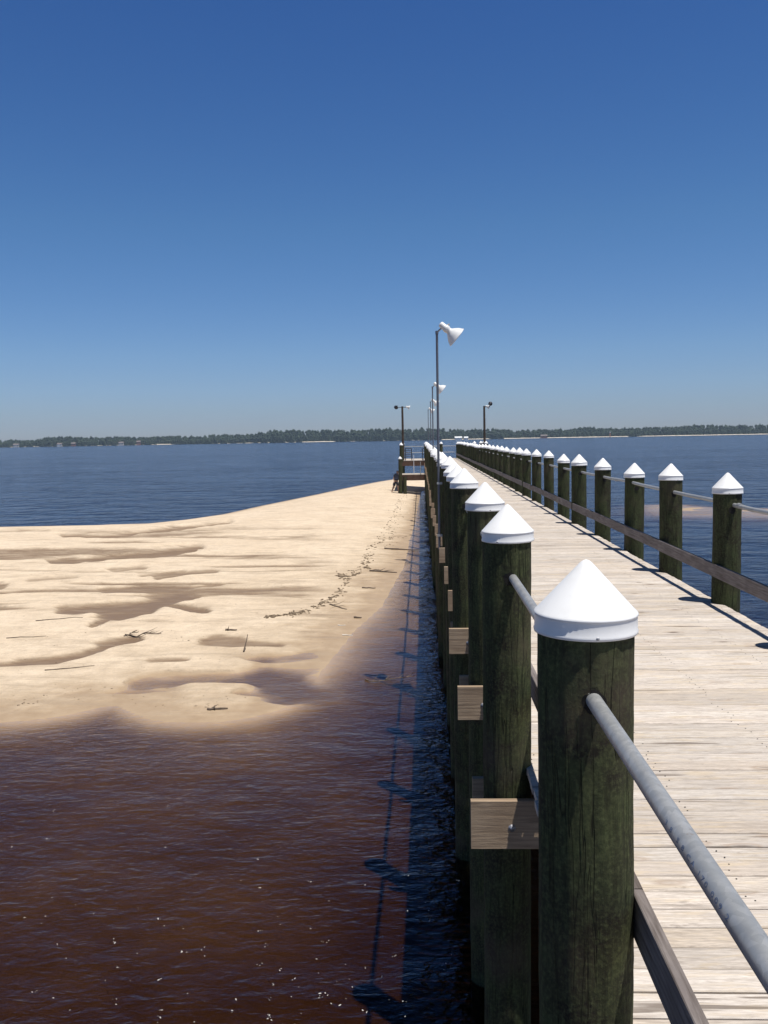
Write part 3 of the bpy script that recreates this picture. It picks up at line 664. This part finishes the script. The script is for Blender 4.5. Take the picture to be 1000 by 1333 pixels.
# wrack line
m = MBd(); wr = random.Random(3)
def bit(px, py, s):
    s *= .62
    x, y = gp(px, py, .25); z = hz(x, y); x, y = gp(px, py, z); z = hz(x, y)
    if z < .01: return
    a = wr.uniform(0, 6.28); l = s*wr.uniform(.5, 1.6); r = s*wr.uniform(.06, .2)
    p0 = Vector((x-math.cos(a)*l/2, y-math.sin(a)*l/2, z+r*.4)); p2 = Vector((x+math.cos(a)*l/2, y+math.sin(a)*l/2, z+r*.4)); p1 = (p0+p2)/2+Vector((wr.gauss(0, s*.2), wr.gauss(0, s*.2), r*.8))
    m.tube([p0, p1, p2], [r*.5, r, r*.4], 5)
lines = [([(345, 803), (375, 800), (400, 795), (425, 785), (440, 775), (452, 755), (442, 748), (470, 744), (478, 728), (484, 712), (500, 700), (508, 684), (514, 672), (520, 655), (528, 640)], 330, 3.6, .16),
         ([(472, 738), (485, 742), (500, 745)], 24, 1.2, .2), ([(440, 750), (452, 751), (470, 747)], 34, 1.4, .2), ([(480, 716), (497, 700), (530, 700)], 18, 2, .16), ([(505, 715), (515, 690), (534, 662)], 40, 3, .13),
         ([(415, 788), (440, 775)], 22, 1.2, .18), ([(345, 804), (395, 796)], 34, 1.2, .2), ([(232, 832), (260, 838)], 6, 6, .08), ([(260, 930), (320, 900)], 10, 12, .06), ([(20, 925), (60, 910)], 10, 8, .07)]
for pts, n, sp, s in lines:
    for _ in range(n):
        q = wr.random()*(len(pts)-1); i = int(q); t = q-i; a, b = pts[i], pts[i+1]
        bit(a[0]+(b[0]-a[0])*t+wr.gauss(0, sp), a[1]+(b[1]-a[1])*t+wr.gauss(0, sp*.5), s)
for _ in range(260): bit(wr.uniform(0, 520), wr.uniform(700, 930), .05)
tag(m.build('seaweed', [WEED]), 'dry dark seaweed scraps along the tide line on the sand', 'seaweed', kind='stuff')
# foam flecks
FOAM = mat_plain('foam_bubbles', (.5, .5, .47), .4)
m = MBd()
for _ in range(110):
    px = wr.uniform(0, 600); py = 1010+(wr.random()**.6)*330
    if wr.random() < .35: px, py = wr.gauss(410, 60), wr.gauss(1290, 40)
    x, y = gp(px, py, 0)
    for q in range(wr.choice((1, 1, 2, 3))):
        r = wr.uniform(.002, .0065)*wr.uniform(.6, 1.3); xx = x+wr.gauss(0, .02); yy = y+wr.gauss(0, .02); e = wr.uniform(1, 2.2); a = wr.uniform(0, 3)
        Mx = Matrix.Translation((xx, yy, -.001)) @ Matrix.Rotation(a, 4, 'Z') @ Matrix.Diagonal((e*1.2, .8, .5, 1))
        m.lathe([(r, 0), (r*.8, r*.5), (r*.35, r*.85), (.0001, r)], 8, 0, Mx)
tag(m.build('foam', [FOAM]), 'white foam flecks floating on the brown water', 'foam', kind='stuff')

# ------------------------------------------------------------------ far shore
FD = 1800.
TREE = mat_plain('far_foliage', (.036, .056, .028), .95, 0, .45, .08, 0)
BEACH = mat_plain('far_beach', (.60, .53, .42), .95, 0, .1, .05)
# shore land
def fx_(px): return yp(px, 570, FD)[0]
xs2 = np.linspace(-1500, 1500, 400); prof_y = [0, 4, 9, 25, 300, 600]; prof_z = [-3, .1, .9, 1.5, 3., 3.]
XX2, PP2 = np.meshgrid(xs2, np.arange(6)); YY2 = FD+8*np.sin(xs2/90)+5*np.sin(xs2/31+1)-.00006*xs2**2*0+np.array(prof_y)[:, None]+0*XX2
ZZ2 = np.array(prof_z)[:, None]+0*XX2
tag(grid_obj('far_shore', XX2, YY2, ZZ2, BEACH), kind='structure')
# tree heights by bearing (pixel x -> height in metres)
tx = [-400, 0, 30, 50, 150, 250, 300, 360, 380, 420, 470, 520, 560, 600, 650, 700, 740, 765, 785, 850, 900, 960, 1000, 1400]
th = [18, 13, 14, 19, 16.5, 17, 18, 24, 26, 23, 23, 24.5, 23, 20, 20, 17, 17, 21, 18, 17, 20, 20, 19, 18]
open_px = [(392, 438), (200, 222), (600, 640), (655, 822), (835, 1010), (575, 612)]
m = MBd(); fr_ = random.Random(11); ico = []
for la in (-50, -10, 30, 65):
    for lo in range(6): ico.append((math.cos(math.radians(la))*math.cos(lo*math.pi/3+la), math.cos(math.radians(la))*math.sin(lo*math.pi/3+la), math.sin(math.radians(la))))
def crown(x, y, z, rx_, rz_):
    vs = []; fs = []
    for a, b, c in ico:
        k = fr_.uniform(.7, 1.25); vs.append((x+a*rx_*k, y+b*rx_*k, z+c*rz_*k))
    vs.append((x, y, z+rz_*fr_.uniform(.95, 1.3)))
    for r in range(3):
        for i in range(6): fs.append([r*6+i, r*6+(i+1) % 6, (r+1)*6+(i+1) % 6, (r+1)*6+i])
    for i in range(6): fs.append([18+i, 18+(i+1) % 6, 24])
    m.add(vs, fs)
for _ in range(5200):
    px = fr_.uniform(-350, 1350); X = fx_(px); row = fr_.choice((0, 1, 2))
    op = any(a < px < b for a, b in open_px)
    Yy = FD+(14 if op else 3)+8*math.sin(X/90)+5*math.sin(X/31+1)+row*16+fr_.uniform(0, 12)
    H = np.interp(px, tx, th)*fr_.uniform(.82, .98)*(1+.05*math.sin(X/17.)+.03*math.sin(X/5.3))*(.55+.225*row)
    if fr_.random() < .04: H *= 1.12
    n = 3 if row == 2 else 2
    for q in range(n):
        zt = H*(1-.34*q); r = fr_.uniform(2.2, 4.4); crown(X+fr_.gauss(0, 1.4), Yy, zt-r*.8, r, r*fr_.uniform(.8, 1.25))
    if not op or row > 0: crown(X, Yy, 2.2, 4., 3.2)
tag(m.build('far_woods', [TREE]), 'distant dark green woods along the far shore', 'woods', kind='stuff')
# far houses
HW = [mat_plain('house_wall_pale', (.62, .58, .52), .9), mat_plain('house_wall_red', (.30, .14, .10), .9), mat_plain('house_wall_white', (.78, .78, .76), .9)]
HR = mat_plain('house_roof', (.16, .13, .12), .9)
def house(px, wpx, h, wall, label, roof=True):
    X = fx_(px); W = wpx*FD/F_PX; D = 8; Yh = FD-3+8*math.sin(X/90)+5*math.sin(X/31+1)+6
    t = empty('far_house', (X, Yh, 1.2), label, 'house', 'houses along the far shore')
    b = MBd(); b.box(-W/2, W/2, -D/2, D/2, -1.2, h); b.build('wall', [HW[wall]], t)
    r = MBd(); a = h+.02; vs = [(-W/2-.5, -D/2-.6, a), (W/2+.5, -D/2-.6, a), (W/2+.5, D/2+.6, a), (-W/2-.5, D/2+.6, a), (-W/2-.5, 0, a+2.6), (W/2+.5, 0, a+2.6)]
    r.add(vs, [[0, 1, 5, 4], [2, 3, 4, 5], [0, 4, 3], [1, 2, 5], [3, 2, 1, 0]]); r.build('roof', [HR if roof else HW[2]], t)
    for q in np.linspace(-W/2+1.2, W/2-1.2, max(2, int(W/4))):
        w_ = MBd(); w_.box(q-.6, q+.6, -D/2-.05, -D/2-.004, h*.35, h*.75); w_.build('window', [MBLACK], t)
house(21, 7, 3.2, 0, 'low pale house on the far shore at the left edge')
house(79, 6, 3.0, 2, 'small white house on the far left shore')
house(98, 5, 3.6, 1, 'reddish house on the far left shore right of the small white one')
house(157, 6, 3.4, 0, 'pale house on the far shore left of the red brick one')
house(179, 5, 5.0, 1, 'red brick waterfront house standing out on the far left shore', True)
house(597, 9, 2.2, 2, 'long white building on the far shore straight beyond the pier end', False)
house(607, 5, 1.8, 2, 'short white building just right of the long white one', False)
house(709, 8, 3.0, 1, 'low brown building on the far right beach left of the marker tower')
for px, hgt, lab in ((2.5, 13, 'white sailboat mast at the extreme left edge of the bay'), (9, 10, 'shorter moored sailboat second from the left edge')):
    X = fx_(px); t = empty('sailboat', (X, FD-60, 0), lab, 'sailboat', 'sailboats moored off the far shore')
    b = MBd(); b.add([(-4, 0, 1.1), (-2.5, -1.3, 1), (3.5, -1.2, 1), (3.5, 1.2, 1), (-2.5, 1.3, 1), (-3.2, 0, -.2), (-2.2, -.7, -.3), (3.2, -.7, -.3), (3.2, .7, -.3), (-2.2, .7, -.3)],
        [[0, 1, 2, 3, 4], [0, 5, 6, 1], [1, 6, 7, 2], [2, 7, 8, 3], [3, 8, 9, 4], [4, 9, 5, 0]]); b.build('hull', [MLAMP], t)
    b = MBd(); b.box(-1.2, 1.8, -.7, .7, 1.02, 1.7); b.build('cabin', [MLAMP], t)
    b = MBd(); b.tube([(-.6, 0, 1.), (-.6, 0, hgt)], [.3, .18], 8); b.tube([(-.6, 0, 2.6), (2.8, 0, 2.5)], .2, 6); b.build('mast', [MLAMP], t)
X = fx_(793.5); t = empty('marker_tower', (X, FD-5, 0), 'thin orange and white marker tower on the far right shore', 'tower')
m = MBd(); m.tube([(0, 0, -1), (0, 0, 8)], [1.1, .7], 8); m.build('shaft', [mat_plain('orange_paint', (.5, .2, .08), .7)], t); m = MBd(); m.tube([(0, 0, 8.01), (0, 0, 10.5)], .9, 8); m.build('top', [MLAMP], t)

# ------------------------------------------------------------------ haze
k = NT('haze'); pv = k.n('VolumePrincipled'); pv.inputs['Color'].default_value = (.62, .80, 1.0, 1); pv.inputs['Density'].default_value = .00011; pv.inputs['Anisotropy'].default_value = .0
k.l(pv.outputs[0], k.out.inputs[1])
m = MBd(); m.box(-2550, 2550, -320, 2600, -7.5, 60); hz_ = m.build('haze', [k.m]); tag(hz_, 'thin pale sea haze over the bay', 'haze', kind='stuff')

sc.cycles.volume_bounces = 0; sc.cycles.max_bounces = 8; sc.cycles.transparent_max_bounces = 12
sc.cycles.diffuse_bounces = 3; sc.cycles.glossy_bounces = 3
sc.cycles.use_denoising = True
